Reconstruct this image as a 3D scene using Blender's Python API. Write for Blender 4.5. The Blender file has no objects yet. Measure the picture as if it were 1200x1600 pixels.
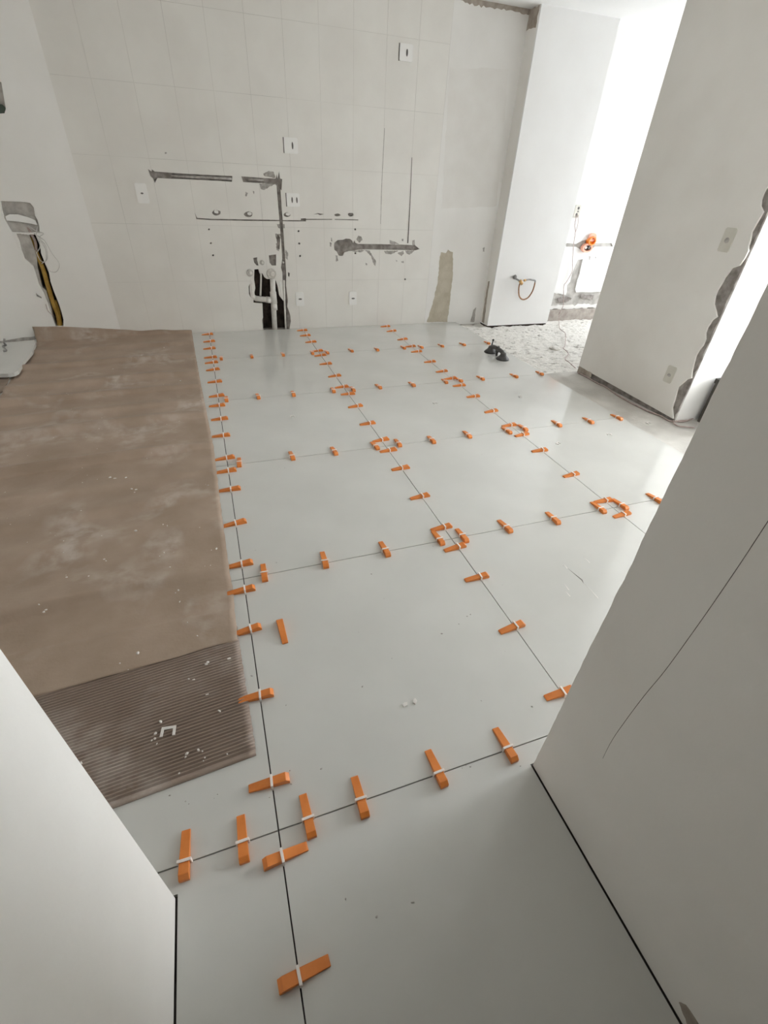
import bpy, bmesh, math, random
from mathutils import Vector, Matrix, noise
from mathutils.geometry import delaunay_2d_cdt

# ------------------------------------------------------------------ camera, world, exposure
sc = bpy.context.scene
COL = sc.collection
T = 0.9                                   # one floor tile, metres
YAW, PITCH, ROLL = -0.36482, -0.62781, 0.05636
CAM = Vector((0.0447, -0.5418, 1.4334)) * T
FPX = 718.9                               # focal length in pixels of the 1200 x 1600 frame
_ca, _sa, _cb, _sb = math.cos(YAW), math.sin(YAW), math.cos(PITCH), math.sin(PITCH)
FWD = Vector((-_sa * _cb, _ca * _cb, _sb))
_r = Vector((_ca, _sa, 0)); _u = _r.cross(FWD)
RIGHT = math.cos(ROLL) * _r + math.sin(ROLL) * _u
UP = -math.sin(ROLL) * _r + math.cos(ROLL) * _u
cd = bpy.data.cameras.new('camera'); cam = bpy.data.objects.new('camera', cd); COL.objects.link(cam)
cd.sensor_fit = 'HORIZONTAL'; cd.sensor_width = 36.0; cd.lens = 36.0 * FPX / 1200.0
cd.clip_start = 0.01; cd.clip_end = 200
M3 = Matrix((RIGHT, UP, -FWD)).transposed()
cam.matrix_world = Matrix.Translation(CAM) @ M3.to_4x4()
sc.camera = cam

w = bpy.data.worlds.new('overcast_sky'); sc.world = w; w.use_nodes = True
bg = w.node_tree.nodes['Background']
bg.inputs['Color'].default_value = (0.93, 0.97, 1.0, 1); bg.inputs['Strength'].default_value = 13.5
sc.view_settings.view_transform = 'Standard'; sc.view_settings.look = 'None'
sc.view_settings.gamma = 1.0; sc.view_settings.use_curve_mapping = False
sc.view_settings.exposure = 0.50
sc.cycles.use_denoising = True
sc.cycles.max_bounces = 14; sc.cycles.diffuse_bounces = 10; sc.cycles.glossy_bounces = 4
sc.cycles.caustics_reflective = False; sc.cycles.caustics_refractive = False

# ------------------------------------------------------------------ dimensions
YB = 4.925 * T          # back wall
ZC = 2.765 * T          # ceiling
XP = 3.36 * T           # partition face
PY0, PY1 = 1.87 * T, 3.045 * T
YC = 4.735 * T          # column front
CX0, CX1 = 3.305 * T, 4.195 * T
YA = 4.97 * T           # alcove wall
XR, XL, YN = 0.76 * T, -0.257 * T, -0.066 * T   # corridor walls
XF = 5.7                # outer wall with the windows
XW = -2.75              # far left wall
XTILE = 2.95 * T        # right edge of the laid tiles
ZB = -0.026             # bare floor level


# windows in the outer wall (y0, y1, z0, z1)
WINDOWS = [(3.14, 4.08, 0.55, 1.70), (-0.02, 1.25, 0.10, 2.40)]
for (y0, y1, z0, z1) in WINDOWS:          # portals only guide the sky sampling
    ld = bpy.data.lights.new('window_portal', 'AREA'); ld.shape = 'RECTANGLE'
    ld.size = z1 - z0; ld.size_y = y1 - y0; ld.cycles.is_portal = True
    lo = bpy.data.objects.new('window_portal', ld); COL.objects.link(lo)
    lo.location = (XF + 0.07, (y0 + y1) / 2, (z0 + z1) / 2); lo.rotation_euler = (0, math.pi / 2, 0)

R = random.Random(7)

# ------------------------------------------------------------------ materials
def mat(name, c1, c2=None, scale=6.0, rough=0.6, bump=0.0, bscale=80.0, spec=0.5, detail=5.0, lo=0.35, hi=0.65, metal=0.0,
        rough2=None, coat=0.0):
    m = bpy.data.materials.new(name); m.use_nodes = True
    nt = m.node_tree; b = nt.nodes['Principled BSDF']
    b.inputs['Roughness'].default_value = rough
    b.inputs['Specular IOR Level'].default_value = spec
    b.inputs['Metallic'].default_value = metal
    b.inputs['Coat Weight'].default_value = coat
    tc = nt.nodes.new('ShaderNodeTexCoord')
    n = nt.nodes.new('ShaderNodeTexNoise'); n.inputs['Scale'].default_value = scale; n.inputs['Detail'].default_value = detail
    nt.links.new(tc.outputs['Object'], n.inputs['Vector'])
    r = nt.nodes.new('ShaderNodeValToRGB')
    r.color_ramp.elements[0].position = lo; r.color_ramp.elements[1].position = hi
    r.color_ramp.elements[0].color = (*c1, 1); r.color_ramp.elements[1].color = (*(c2 or c1), 1)
    nt.links.new(n.outputs['Fac'], r.inputs['Fac']); nt.links.new(r.outputs['Color'], b.inputs['Base Color'])
    if rough2 is not None:
        mr = nt.nodes.new('ShaderNodeMapRange')
        mr.inputs['To Min'].default_value = rough; mr.inputs['To Max'].default_value = rough2
        mr.inputs['From Min'].default_value = lo; mr.inputs['From Max'].default_value = hi
        nt.links.new(n.outputs['Fac'], mr.inputs['Value']); nt.links.new(mr.outputs['Result'], b.inputs['Roughness'])
    if bump:
        n2 = nt.nodes.new('ShaderNodeTexNoise'); n2.inputs['Scale'].default_value = bscale; n2.inputs['Detail'].default_value = 6
        nt.links.new(tc.outputs['Object'], n2.inputs['Vector'])
        bp = nt.nodes.new('ShaderNodeBump'); bp.inputs['Strength'].default_value = bump; bp.inputs['Distance'].default_value = 0.01
        nt.links.new(n2.outputs['Fac'], bp.inputs['Height']); nt.links.new(bp.outputs['Normal'], b.inputs['Normal'])
    return m

M = {}
M['paint'] = mat('white_wall_paint', (.80, .78, .745), (.85, .835, .805), 2.5, .65, .05, 60)
M['paint_bright'] = mat('lighter_white_paint', (.84, .835, .825), (.88, .88, .875), 2.0, .6, .03, 60)  # slightly paler white than the plain wall paint
M['paint_tile'] = mat('paint_over_wall_tile', (.79, .77, .735), (.84, .825, .79), 3.0, .42, .03, 40)
M['grout'] = mat('painted_grout', (.60, .585, .555), (.76, .74, .705), 2.2, .7)
M['plaster_left'] = mat('left_wall_plaster', (.85, .84, .815), (.89, .88, .86), 2.2, .6, .06, 30)
M['plaster'] = mat('smooth_wall_plaster', (.80, .785, .76), (.86, .85, .83), 2.2, .6, .06, 30)
M['patch_grey'] = mat('grey_skim_patch', (.785, .765, .735), (.825, .81, .785), 5, .6, .03, 40)
M['ceiling'] = mat('ceiling_white', (.84, .84, .835), (.87, .87, .865), 2, .7)
M['cement'] = mat('grey_cement', (.20, .18, .165), (.36, .33, .31), 22, .9, .5, 90)
M['cement_light'] = mat('light_cement', (.40, .38, .355), (.58, .56, .53), 14, .9, .5, 60)
M['dark_green'] = mat('dark_green_patch', (.03, .045, .035), (.05, .07, .055), 10, .6)
M['cavity'] = mat('shaded_brick_cavity', (.018, .013, .01), (.07, .05, .04), 18, .95, .6, 50)  # dark brown brick, with the shade of the recess painted into its colour
M['smear'] = mat('mortar_smear', (.30, .28, .26), (.50, .475, .45), 30, .9, .3, 90)
M['beige'] = mat('bare_beige_plaster', (.47, .42, .33), (.56, .51, .42), 12, .85, .2, 70)
M['brownpatch'] = mat('brown_bare_plaster', (.33, .28, .235), (.48, .43, .38), 16, .9, .3, 60)
M['tile'] = mat('polished_white_porcelain', (.61, .61, .585), (.65, .65, .625), 3, .10, 0, 1, .45, rough2=.14)
M['bed'] = mat('tile_mortar_bed', (.05, .045, .04), (.10, .09, .08), 30, .95, .3, 60)
M['orange'] = mat('orange_plastic', (.70, .205, .035), (.78, .25, .05), 30, .38, .02, 200)
M['strap'] = mat('white_clip_plastic', (.86, .79, .75), (.90, .84, .80), 30, .4)
M['white_plastic'] = mat('white_plastic', (.88, .875, .86), (.90, .895, .88), 20, .3)
M['grey_plate'] = mat('greyish_old_plate', (.62, .60, .54), (.66, .64, .58), 20, .45)
M['slot'] = mat('dark_slot_and_shade', (.10, .09, .085), (.16, .15, .14), 20, .7)
M['pvc'] = mat('white_pvc', (.72, .70, .66), (.82, .80, .76), 30, .4)
M['pvc_grey'] = mat('shaded_pvc_cap', (.46, .44, .41), (.66, .64, .60), 45, .5)  # greyer than the pipes: shading on the caps painted into the colour
M['kraft'] = None
M['rib'] = None
M['offcut'] = mat('kraft_offcut', (.26, .20, .155), (.34, .265, .21), 10, .85, .1, 60)
M['rough_floor'] = mat('chipped_mortar', (.36, .34, .31), (.76, .74, .70), 20, .95, .8, 70, lo=.30, hi=.43)
M['bare_floor'] = mat('bare_screed', (.46, .44, .41), (.60, .58, .545), 5, .8, .25, 50)
M['black_rubber'] = mat('black_rubber', (.018, .017, .017), (.04, .038, .037), 30, .45)
M['grey_rubber'] = mat('grey_suction_pad', (.05, .048, .047), (.09, .085, .083), 30, .5)
M['brass'] = mat('brass', (.55, .33, .14), (.70, .45, .2), 40, .35, metal=.8)
M['hose'] = mat('copper_hose', (.30, .16, .09), (.42, .24, .13), 60, .4, metal=.5)
M['steel'] = mat('grey_steel', (.25, .245, .24), (.4, .39, .38), 40, .35, metal=.8)
M['wire'] = mat('grey_pink_wire', (.36, .27, .25), (.52, .42, .39), 30, .6)
M['wire_white'] = mat('pale_wire', (.55, .53, .51), (.68, .66, .64), 30, .6)
M['yellow'] = mat('yellow_conduit', (.34, .20, .03), (.46, .29, .05), 30, .5, .3, 120)
M['box_orange'] = mat('orange_junction_plastic', (.88, .25, .03), (.95, .34, .05), 20, .4)
M['box_yellow'] = mat('amber_plastic', (.95, .50, .03), (.98, .60, .08), 20, .4)
M['box_pink'] = mat('salmon_plastic', (.88, .40, .28), (.93, .52, .38), 20, .45)
M['crate'] = mat('dark_crate', (.05, .045, .04), (.09, .08, .07), 20, .7)
M['crack'] = mat('wall_crack', (.10, .09, .08), (.16, .145, .13), 40, .9)
M['kerb'] = mat('brown_screed_edge', (.33, .29, .26), (.48, .44, .40), 12, .9, .3, 50)
M['frame'] = mat('white_window_frame', (.8, .8, .8), (.83, .83, .83), 10, .4)
M['shard'] = mat('pale_plastic_shard', (.72, .69, .66), (.80, .77, .74), 40, .5)


def kraft(name, a, b, dust, dlo, dhi):
    m = mat(name, a, b, 5, .58, .12, 60); nt = m.node_tree
    bs = nt.nodes['Principled BSDF']; src = bs.inputs['Base Color'].links[0].from_socket
    tc = next(n for n in nt.nodes if n.type == 'TEX_COORD')
    n1 = nt.nodes.new('ShaderNodeTexNoise'); n1.inputs['Scale'].default_value = 2.6; n1.inputs['Detail'].default_value = 3; n1.inputs['Distortion'].default_value = .6
    n2 = nt.nodes.new('ShaderNodeTexNoise'); n2.inputs['Scale'].default_value = 16; n2.inputs['Detail'].default_value = 8
    nt.links.new(tc.outputs['Object'], n1.inputs['Vector']); nt.links.new(tc.outputs['Object'], n2.inputs['Vector'])
    r1 = nt.nodes.new('ShaderNodeMapRange'); r1.inputs['From Min'].default_value = dlo; r1.inputs['From Max'].default_value = dhi
    r2 = nt.nodes.new('ShaderNodeMapRange'); r2.inputs['From Min'].default_value = .38; r2.inputs['From Max'].default_value = .62
    nt.links.new(n1.outputs['Fac'], r1.inputs['Value']); nt.links.new(n2.outputs['Fac'], r2.inputs['Value'])
    mu = nt.nodes.new('ShaderNodeMath'); mu.operation = 'MULTIPLY'
    nt.links.new(r1.outputs['Result'], mu.inputs[0]); nt.links.new(r2.outputs['Result'], mu.inputs[1])
    m2 = nt.nodes.new('ShaderNodeMath'); m2.operation = 'MULTIPLY'; m2.inputs[1].default_value = .75
    nt.links.new(mu.outputs[0], m2.inputs[0])
    mx = nt.nodes.new('ShaderNodeMix'); mx.data_type = 'RGBA'
    nt.links.new(m2.outputs[0], mx.inputs['Factor']); nt.links.new(src, mx.inputs['A']); mx.inputs['B'].default_value = (*dust, 1)
    nt.links.new(mx.outputs['Result'], bs.inputs['Base Color'])
    return m
M['kraft'] = kraft('brown_kraft_paper', (.34, .255, .19), (.41, .315, .245), (.58, .52, .47), .52, .68)
M['rib'] = kraft('brown_fluted_cardboard', (.27, .205, .165), (.33, .26, .215), (.58, .53, .49), .47, .66)


# ------------------------------------------------------------------ helpers
def link(name, me, material=None, parent=None):
    o = bpy.data.objects.new(name, me); COL.objects.link(o)
    if material is not None and me is not None and not me.materials:
        me.materials.append(material)
    if parent is not None:
        o.parent = parent
    return o

def obj(name, bm, material, parent=None, smooth=False, recalc=True):
    if recalc:
        bmesh.ops.recalc_face_normals(bm, faces=bm.faces)
    me = bpy.data.meshes.new(name); bm.to_mesh(me); bm.free()
    if smooth:
        for p in me.polygons: p.use_smooth = True
    return link(name, me, material, parent)

def tag(o, label, cat, group=None, kind=None):
    if label: o['label'] = label
    if cat: o['category'] = cat
    if group: o['group'] = group
    if kind: o['kind'] = kind
    return o

def struct(o, label=None):
    o['kind'] = 'structure'
    if label: o['label'] = label
    return o

def empty(name, loc, rz=0.0):
    o = bpy.data.objects.new(name, None); COL.objects.link(o); o.location = loc; o.rotation_euler = (0, 0, rz)
    o.empty_display_size = .05
    return o

def box(bm, x0, x1, y0, y1, z0, z1, mtx=None, bevel=0.0):
    r = bmesh.ops.create_cube(bm, size=1.0)
    for v in r['verts']:
        v.co = Vector(((x0 + x1) / 2 + v.co.x * (x1 - x0), (y0 + y1) / 2 + v.co.y * (y1 - y0), (z0 + z1) / 2 + v.co.z * (z1 - z0)))
    if bevel:
        es = list({e for v in r['verts'] for e in v.link_edges})
        bmesh.ops.bevel(bm, geom=es, offset=bevel, segments=2, affect='EDGES', profile=.5)
    if mtx is not None:
        for v in r['verts']:
            if v.is_valid: v.co = mtx @ v.co
    return bm

def boxobj(name, b, material, parent=None, bevel=0.0):
    return obj(name, box(bmesh.new(), *b, bevel=bevel), material, parent)

def smooth_path(pts, n=8):
    """Catmull-Rom through the points"""
    P = [Vector(p) for p in pts]
    if len(P) < 3: return P
    out = []
    Q = [2 * P[0] - P[1]] + P + [2 * P[-1] - P[-2]]
    for i in range(1, len(Q) - 2):
        a, b, c, d = Q[i - 1], Q[i], Q[i + 1], Q[i + 2]
        for k in range(n):
            t = k / n
            out.append(.5 * ((2 * b) + (c - a) * t + (2 * a - 5 * b + 4 * c - d) * t * t + (3 * b - a - 3 * c + d) * t ** 3))
    out.append(P[-1]); return out

def tube(bm, path, r, seg=10, radii=None):
    path = [Vector(p) for p in path]
    rings = []; up = Vector((0, 0, 1)); prev = None
    for i, p in enumerate(path):
        d = (path[min(i + 1, len(path) - 1)] - path[max(i - 1, 0)]).normalized()
        if prev is None:
            a = up if abs(d.dot(up)) < .9 else Vector((1, 0, 0))
            s = d.cross(a).normalized()
        else:
            s = (prev - d * prev.dot(d)).normalized()
        prev = s; t = d.cross(s)
        rr = radii[i] if radii else r
        rings.append([bm.verts.new(p + rr * (math.cos(k * 2 * math.pi / seg) * s + math.sin(k * 2 * math.pi / seg) * t)) for k in range(seg)])
    for a, b in zip(rings, rings[1:]):
        for k in range(seg):
            bm.faces.new((a[k], a[(k + 1) % seg], b[(k + 1) % seg], b[k]))
    bm.faces.new(rings[0][::-1]); bm.faces.new(rings[-1])
    return bm

def lathe(bm, prof, seg=24, mtx=None):
    """prof: (radius, height) pairs, spun about z"""
    rings = []
    for (r, z) in prof:
        if r < 1e-6:
            v = bm.verts.new((0, 0, z)); rings.append([v])
        else:
            rings.append([bm.verts.new((r * math.cos(2 * math.pi * k / seg), r * math.sin(2 * math.pi * k / seg), z)) for k in range(seg)])
    for a, b in zip(rings, rings[1:]):
        for k in range(seg):
            q = [a[k % len(a)], a[(k + 1) % len(a)], b[(k + 1) % len(b)], b[k % len(b)]]
            q2 = []
            for v in q:
                if v not in q2: q2.append(v)
            if len(q2) > 2: bm.faces.new(q2)
    if mtx is not None:
        for ring in rings:
            for v in ring: v.co = mtx @ v.co
    return bm

class Plane:
    """a wall or floor face: a, b run along it, d goes into it"""
    def __init__(self, O, A, B, N):
        self.O, self.A, self.B, self.N = Vector(O), Vector(A).normalized(), Vector(B).normalized(), Vector(N).normalized()
    def px(self, u, v, d=0.0):
        ray = RIGHT * ((u - 600) / FPX) - UP * ((v - 800) / FPX) + FWD
        O = self.O + self.N * d
        t = (O - CAM).dot(self.N) / ray.dot(self.N)
        p = CAM + ray * t - O
        return (p.dot(self.A), p.dot(self.B))
    def pt(self, a, b, d=0.0):
        return self.O + self.A * a + self.B * b + self.N * d
    def at(self, u, v, d=0.0):
        a, b = self.px(u, v, d); return self.pt(a, b, d)
    def poly(self, pts):
        return [self.px(*p) for p in pts]

BW = Plane((0, YB, 0), (1, 0, 0), (0, 0, 1), (0, 1, 0))
_t = math.radians(4.5)
XLC = -0.76
LW = Plane((XLC, YB + .0005, 0), (math.cos(_t), math.sin(_t), 0), (0, 0, 1), (-math.sin(_t), math.cos(_t), 0))
PT = Plane((XP, 0, 0), (0, 1, 0), (0, 0, 1), (1, 0, 0))
PE = Plane((0, PY0, 0), (1, 0, 0), (0, 0, 1), (0, 1, 0))
CF = Plane((0, YC, 0), (1, 0, 0), (0, 0, 1), (0, 1, 0))
AL = Plane((0, YA, 0), (1, 0, 0), (0, 0, 1), (0, 1, 0))
NR = Plane((XR, 0, 0), (0, 1, 0), (0, 0, 1), (1, 0, 0))
FL = Plane((0, 0, 0), (1, 0, 0), (0, 1, 0), (0, 0, -1))
FB = Plane((0, 0, ZB), (1, 0, 0), (0, 1, 0), (0, 0, -1))

def inside(p, poly):
    x, y = p; c = False; n = len(poly)
    for i in range(n):
        x1, y1 = poly[i]; x2, y2 = poly[i - 1]
        if (y1 > y) != (y2 > y) and x < (x2 - x1) * (y - y1) / (y2 - y1) + x1:
            c = not c
    return c

def bbox(poly):
    xs = [p[0] for p in poly]; ys = [p[1] for p in poly]
    return min(xs), min(ys), max(xs), max(ys)

def slab(bm, plane, outer, holes, d0, d1):
    """outer polygon minus the holes, from depth d0 to depth d1 of the plane"""
    ob = bbox(outer)
    hs = []
    for h in holes:
        hb = bbox(h)
        if hb[0] < ob[2] and hb[2] > ob[0] and hb[1] < ob[3] and hb[3] > ob[1]:
            hs.append(h)
    vs, es = [], []
    for lp in [outer] + hs:
        s = len(vs)
        vs += [Vector(p) for p in lp]
        es += [(s + i, s + (i + 1) % len(lp)) for i in range(len(lp))]
    V, E, F, *_ = delaunay_2d_cdt(vs, es, [], 0, 1e-7)
    keep = []
    for f in F:
        c = sum((V[i] for i in f), Vector((0, 0))) / len(f)
        if inside(c, outer) and not any(inside(c, h) for h in hs):
            keep.append(f)
    fr, bk = {}, {}
    def gv(d, i, dep):
        if i not in d: d[i] = bm.verts.new(plane.pt(V[i].x, V[i].y, dep))
        return d[i]
    cnt = {}
    for f in keep:
        bm.faces.new([gv(fr, i, d0) for i in f]); bm.faces.new([gv(bk, i, d1) for i in reversed(f)])
        for a, b in zip(f, list(f[1:]) + [f[0]]):
            cnt.setdefault(frozenset((a, b)), []).append((a, b))
    for k, l in cnt.items():
        if len(l) == 1:
            a, b = l[0]
            bm.faces.new((fr[b], fr[a], bk[a], bk[b]))
    return bm

def slabobj(name, plane, outer, holes, d0, d1, material, parent=None):
    return obj(name, slab(bmesh.new(), plane, outer, holes, d0, d1), material, parent)

def rect(a0, b0, a1, b1): return [(a0, b0), (a1, b0), (a1, b1), (a0, b1)]

def ngon(c, ra, rb, n=10, jit=0.0):
    return [(c[0] + ra * (1 + R.uniform(-jit, jit)) * math.cos(2 * math.pi * k / n), c[1] + rb * (1 + R.uniform(-jit, jit)) * math.sin(2 * math.pi * k / n)) for k in range(n)]

def ragged(poly, step=.012, amp=.004, seed=1):
    """subdivide a polygon and roughen its outline"""
    rr = random.Random(seed); out = []
    for i in range(len(poly)):
        a = Vector(poly[i]); b = Vector(poly[(i + 1) % len(poly)])
        n = max(1, int((b - a).length / step)); nr = Vector((-(b - a).y, (b - a).x))
        if nr.length > 0: nr.normalize()
        for k in range(n):
            p = a.lerp(b, k / n) + nr * (rr.uniform(-amp, amp) if k else rr.uniform(-amp, amp) * .3)
            out.append((p.x, p.y))
    return out

# ================================================================== THE SETTING
# ---- floor: mortar bed, laid tiles
floor = struct(boxobj('floor', (XW, XTILE - .004, -2.9, YB + .1, -.20, -.0125), M['bed']), 'dark mortar bed under the white porcelain floor tiles')
_tile_cache = {}
def floor_tile(x0, x1, y0, y1):
    g = .0016
    a, b, c, d = x0 + g, x1 - g, y0 + g, y1 - g
    key = (round(b - a, 4), round(d - c, 4))
    if key not in _tile_cache:
        bm = box(bmesh.new(), 0, b - a, 0, d - c, -.0125, 0, bevel=.0006)
        me = bpy.data.meshes.new('tile'); bmesh.ops.recalc_face_normals(bm, faces=bm.faces); bm.to_mesh(me); bm.free()
        me.materials.append(M['tile']); _tile_cache[key] = me
    o = link('tile', _tile_cache[key], None, floor); o.location = (a, c, 0)
    return o
xe = [-3 * T, -2 * T, -T, 0, T, 2 * T, XTILE]
ye = [0, T, 2 * T, 3 * T, 4 * T, YB - .006]
for i in range(6):
    for j in range(5):
        floor_tile(xe[i], xe[i + 1], ye[j], ye[j + 1])
for (x0, x1) in [(XL + .0045, 0), (0, XR - .005)]:
    floor_tile(x0, x1, -2 * T, -T); floor_tile(x0, x1, -3 * T, -2 * T)
for (x0, x1) in [(-3 * T, -2 * T), (-2 * T, -T), (T, 2 * T), (2 * T, XTILE)]:
    floor_tile(x0, x1, YN + .006, 0)
_g = .0016
for pl in ([(-T + _g, YN + .006), (XL + .0045, YN + .006), (XL + .0045, -T + _g), (-_g, -T + _g), (-_g, -_g), (-T + _g, -_g)],
           [(_g, -T + _g), (XR - .005, -T + _g), (XR - .005, YN + .005), (T - _g, YN + .005), (T - _g, -_g), (_g, -_g)]):
    slabobj('tile', FL, pl, [], 0, .0125, M['tile'], floor)      # cut around the doorway corner

# ---- bare floor to the right of the tiles
bmf = bmesh.new()
def ground_grid(bm, x0, x1, y0, y1, nx, ny, fz):
    vs = [[bm.verts.new((x0 + (x1 - x0) * i / nx, y0 + (y1 - y0) * j / ny, fz(x0 + (x1 - x0) * i / nx, y0 + (y1 - y0) * j / ny))) for i in range(nx + 1)] for j in range(ny + 1)]
    for j in range(ny):
        for i in range(nx):
            bm.faces.new((vs[j][i], vs[j][i + 1], vs[j + 1][i + 1], vs[j + 1][i]))
YR = 3.07 * T
def fz_s(x, y): return ZB + .004 * noise.noise(Vector((x * 3, y * 3, 0))) + .0015 * noise.noise(Vector((x * 14, y * 14, 2)))
ground_grid(bmf, XTILE - .003, XF, -.1, YR, 90, 90, fz_s)
struct(obj('floor_bare_screed', bmf, M['bare_floor'], smooth=True, recalc=False), 'smooth bare grey screed strip along the partition wall')
bmf = bmesh.new()
def fz_r(x, y):
    e = min(1.0, (y - YR) / .12) if y > YR else 0
    n = noise.noise(Vector((x * 9, y * 22, 0))) * .010 + noise.noise(Vector((x * 30, y * 45, 3))) * .006
    n += -.012 * max(0, noise.noise(Vector((x * 16, y * 32, 7))) - .15) * 2
    return ZB - .004 + n * (.25 + .75 * e)
ground_grid(bmf, XTILE - .003, XF, YR, YA + .02, 260, 190, fz_r)
struct(obj('floor_chipped_mortar', bmf, M['rough_floor'], smooth=True, recalc=False), 'rough chipped pale mortar floor in front of the white column')

# ---- ceiling
struct(boxobj('ceiling', (XW - .1, XF + .14, -2.9, YA + .15, ZC, ZC + .12), M['ceiling']), 'plain white ceiling')

# ---- back wall: cement core, painted-over tiles, trenches cut into it
def Z4(pts, ox, oy, s): return [(ox + x / s, oy + y / s) for x, y in pts]
holes = []          # through the painted skin
deep = []           # into the core as well
up_left = BW.poly([(231, 264), (237, 268), (237, 264.5), (242, 268), (270, 270), (300, 272), (330, 273.5), (363, 275), (362.5, 284), (330, 282), (300, 280.5), (262, 279), (246, 278), (242, 286), (239, 279), (235, 275)])
up_mid = BW.poly([(377, 275.5), (384, 276), (410, 278), (431, 279), (432, 272), (434, 279), (436, 268), (437.5, 279), (441, 280), (440, 298), (438.5, 296), (440, 322), (442, 345), (444, 380), (446, 408), (447.5, 430), (447, 447), (450, 470), (449, 479), (453.5, 492), (454.5, 502), (452, 515), (442, 515), (443, 470), (441.5, 440), (441, 425), (439, 418), (441, 404), (439.5, 380), (437, 350), (434.5, 320), (432, 290), (430, 288), (405, 286), (380, 284.5), (378.5, 280)])
chase = BW.poly([(397.5, 421), (404, 420.5), (406, 428), (410, 427), (413, 433), (417, 436), (421, 436), (425, 438), (431, 439), (434, 447), (436.5, 462), (438, 464), (443.5, 471), (444, 515), (412, 516), (411, 495), (410, 474), (396, 473), (396.5, 462), (399, 450), (397, 436)])
right_tr = BW.poly(Z4([(145, 290), (150, 260), (185, 235), (240, 232), (270, 218), (315, 222), (335, 240), (345, 268), (360, 235), (368, 262), (400, 275), (600, 276), (850, 282), (990, 288), (1005, 300), (1040, 328), (1000, 341), (700, 336), (500, 332), (400, 335), (330, 347), (300, 350), (255, 365), (240, 398), (215, 400), (195, 395), (175, 355), (150, 335)], 500, 340, 6.667))
slot_l = BW.poly([(304, 332), (308, 340.5), (330, 342), (400, 343.2), (470, 344.2), (470, 341.5), (478, 341), (478.5, 342), (519, 342.3), (519, 343.4), (478.5, 343.6), (478, 346), (470, 346), (400, 345.2), (330, 344), (307, 342.5)])
slot_r = BW.poly([(523, 342.2), (560, 343), (560, 344.4), (523, 343.4)])
oval = [BW.poly(ngon((u, v), a, b, 12, .12)) for u, v, a, b in [(338, 332.5, 7, 4.5), (388, 335, 7, 4.5), (448.5, 335.5, 5, 3.6), (527, 336, 5, 2.2), (548, 335.5, 4.5, 3.0)]]
thin_oval = BW.poly([(490, 335), (497, 333), (506, 334.8), (500, 336.3), (497, 334.6)])
drill = [BW.poly(ngon((u, v), 1.5, 1.5, 8, .15)) for u, v in [(326.5, 358.5), (329.5, 380), (333, 399), (466.5, 361), (467.5, 380.5), (469, 400), (555, 358.3), (555.3, 395.8), (633, 436.5)]]
small = [BW.poly(p) for p in ([(395.5, 403), (402, 402), (402, 407), (404, 415), (401, 415), (397, 410)],
                              [(420, 399), (431.5, 397.5), (431.5, 415), (425, 415), (421, 410)],
                              [(388.5, 447), (391, 443), (390.5, 455), (393, 466), (389, 460)],
                              [(409.5, 500), (411, 496), (417, 514), (411, 514)],
                              [(432, 373), (434, 365), (438, 372), (437, 390), (434, 388)],
                              [(450, 425), (453, 427), (452, 433), (450, 431)])]
holes = [up_left, up_mid, chase, right_tr, slot_l, slot_r, thin_oval] + oval + drill + small
deep = [chase, BW.poly([(443, 471), (448, 468), (448, 515), (443, 515)]), small[2]] + drill
XT1 = 1.995 + .2775      # right end of the tiled part
XBR = CX0 + .01
wall_back = struct(slabobj('wall_back', BW, rect(XLC - .02, -.03, XBR, ZC), deep, .014, .085, M['cement']), 'back wall of grey cement under white painted tiles, with chased trenches')
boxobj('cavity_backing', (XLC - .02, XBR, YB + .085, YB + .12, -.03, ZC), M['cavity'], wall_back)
slabobj('grout_coat', BW, rect(XLC, -.03, XT1 + .001, ZC), holes, .0016, .0145, M['grout'], wall_back)
slabobj('plaster_coat', BW, rect(XT1 + .001, -.03, XBR, ZC), holes, .0004, .0145, M['plaster'], wall_back)
cols = [1.995 - .2775 * k for k in range(-1, 10)]
rows = [-.03, .445, .885, 1.328, 1.768, 2.21, ZC]
for cx in cols:
    for r0, r1 in zip(rows, rows[1:]):
        g = .0013
        x0 = max(cx - .2775, XLC - .0014)
        o = slabobj('wall_tile', BW, rect(x0 + g, r0 + g, cx - g, r1 - g), holes, R.uniform(-.0003, .0003), .0017, M['paint_tile'], wall_back)
# open joint that reads as a dark line
slabobj('open_joint', BW, BW.poly([(643.3, 246), (644, 246), (641.5, 310), (638, 380), (636.2, 380), (640.3, 310)]), [], -.0006, .001, M['crack'], wall_back)
slabobj('open_joint', BW, BW.poly([(600.6, 200), (601.2, 200), (596.3, 300), (595, 350), (594.3, 350), (595.5, 300)]), [], -.0005, .001, M['smear'], wall_back)
# smears and bare patches on the back wall
def patch(name, plane, pts, material, parent, seed, step=.012, amp=.004, d=-.0007):
    return slabobj(name, plane, ragged(plane.poly(pts), step, amp, seed), holes if plane is BW else [], d, .0012, material, parent)
patch('bare_patch', BW, [(689, 394), (697, 395.5), (700, 390), (707.5, 394), (707.5, 430), (704, 460), (699, 503), (667, 503), (676, 475), (684, 440), (687, 405)], M['beige'], wall_back, 3, .02, .004)
patch('skim_patch', BW, [(703, 105), (795, 108), (776, 322), (690, 326)], M['patch_grey'], wall_back, 4, .05, .006, -.0004)
patch('mortar_smear', BW, [(712, 0), (760, -8), (830, 6), (829, 22), (805, 19), (780, 14), (745, 9)], M['brownpatch'], wall_back, 5, .02, .008)
patch('mortar_smear', BW, [(740, 484), (744, 480), (741, 503), (735, 503)], M['smear'], wall_back, 6, .02, .004)
patch('mortar_smear', BW, [(754, 388), (757, 386), (757, 393), (754.5, 393)], M['smear'], wall_back, 7)
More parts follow.
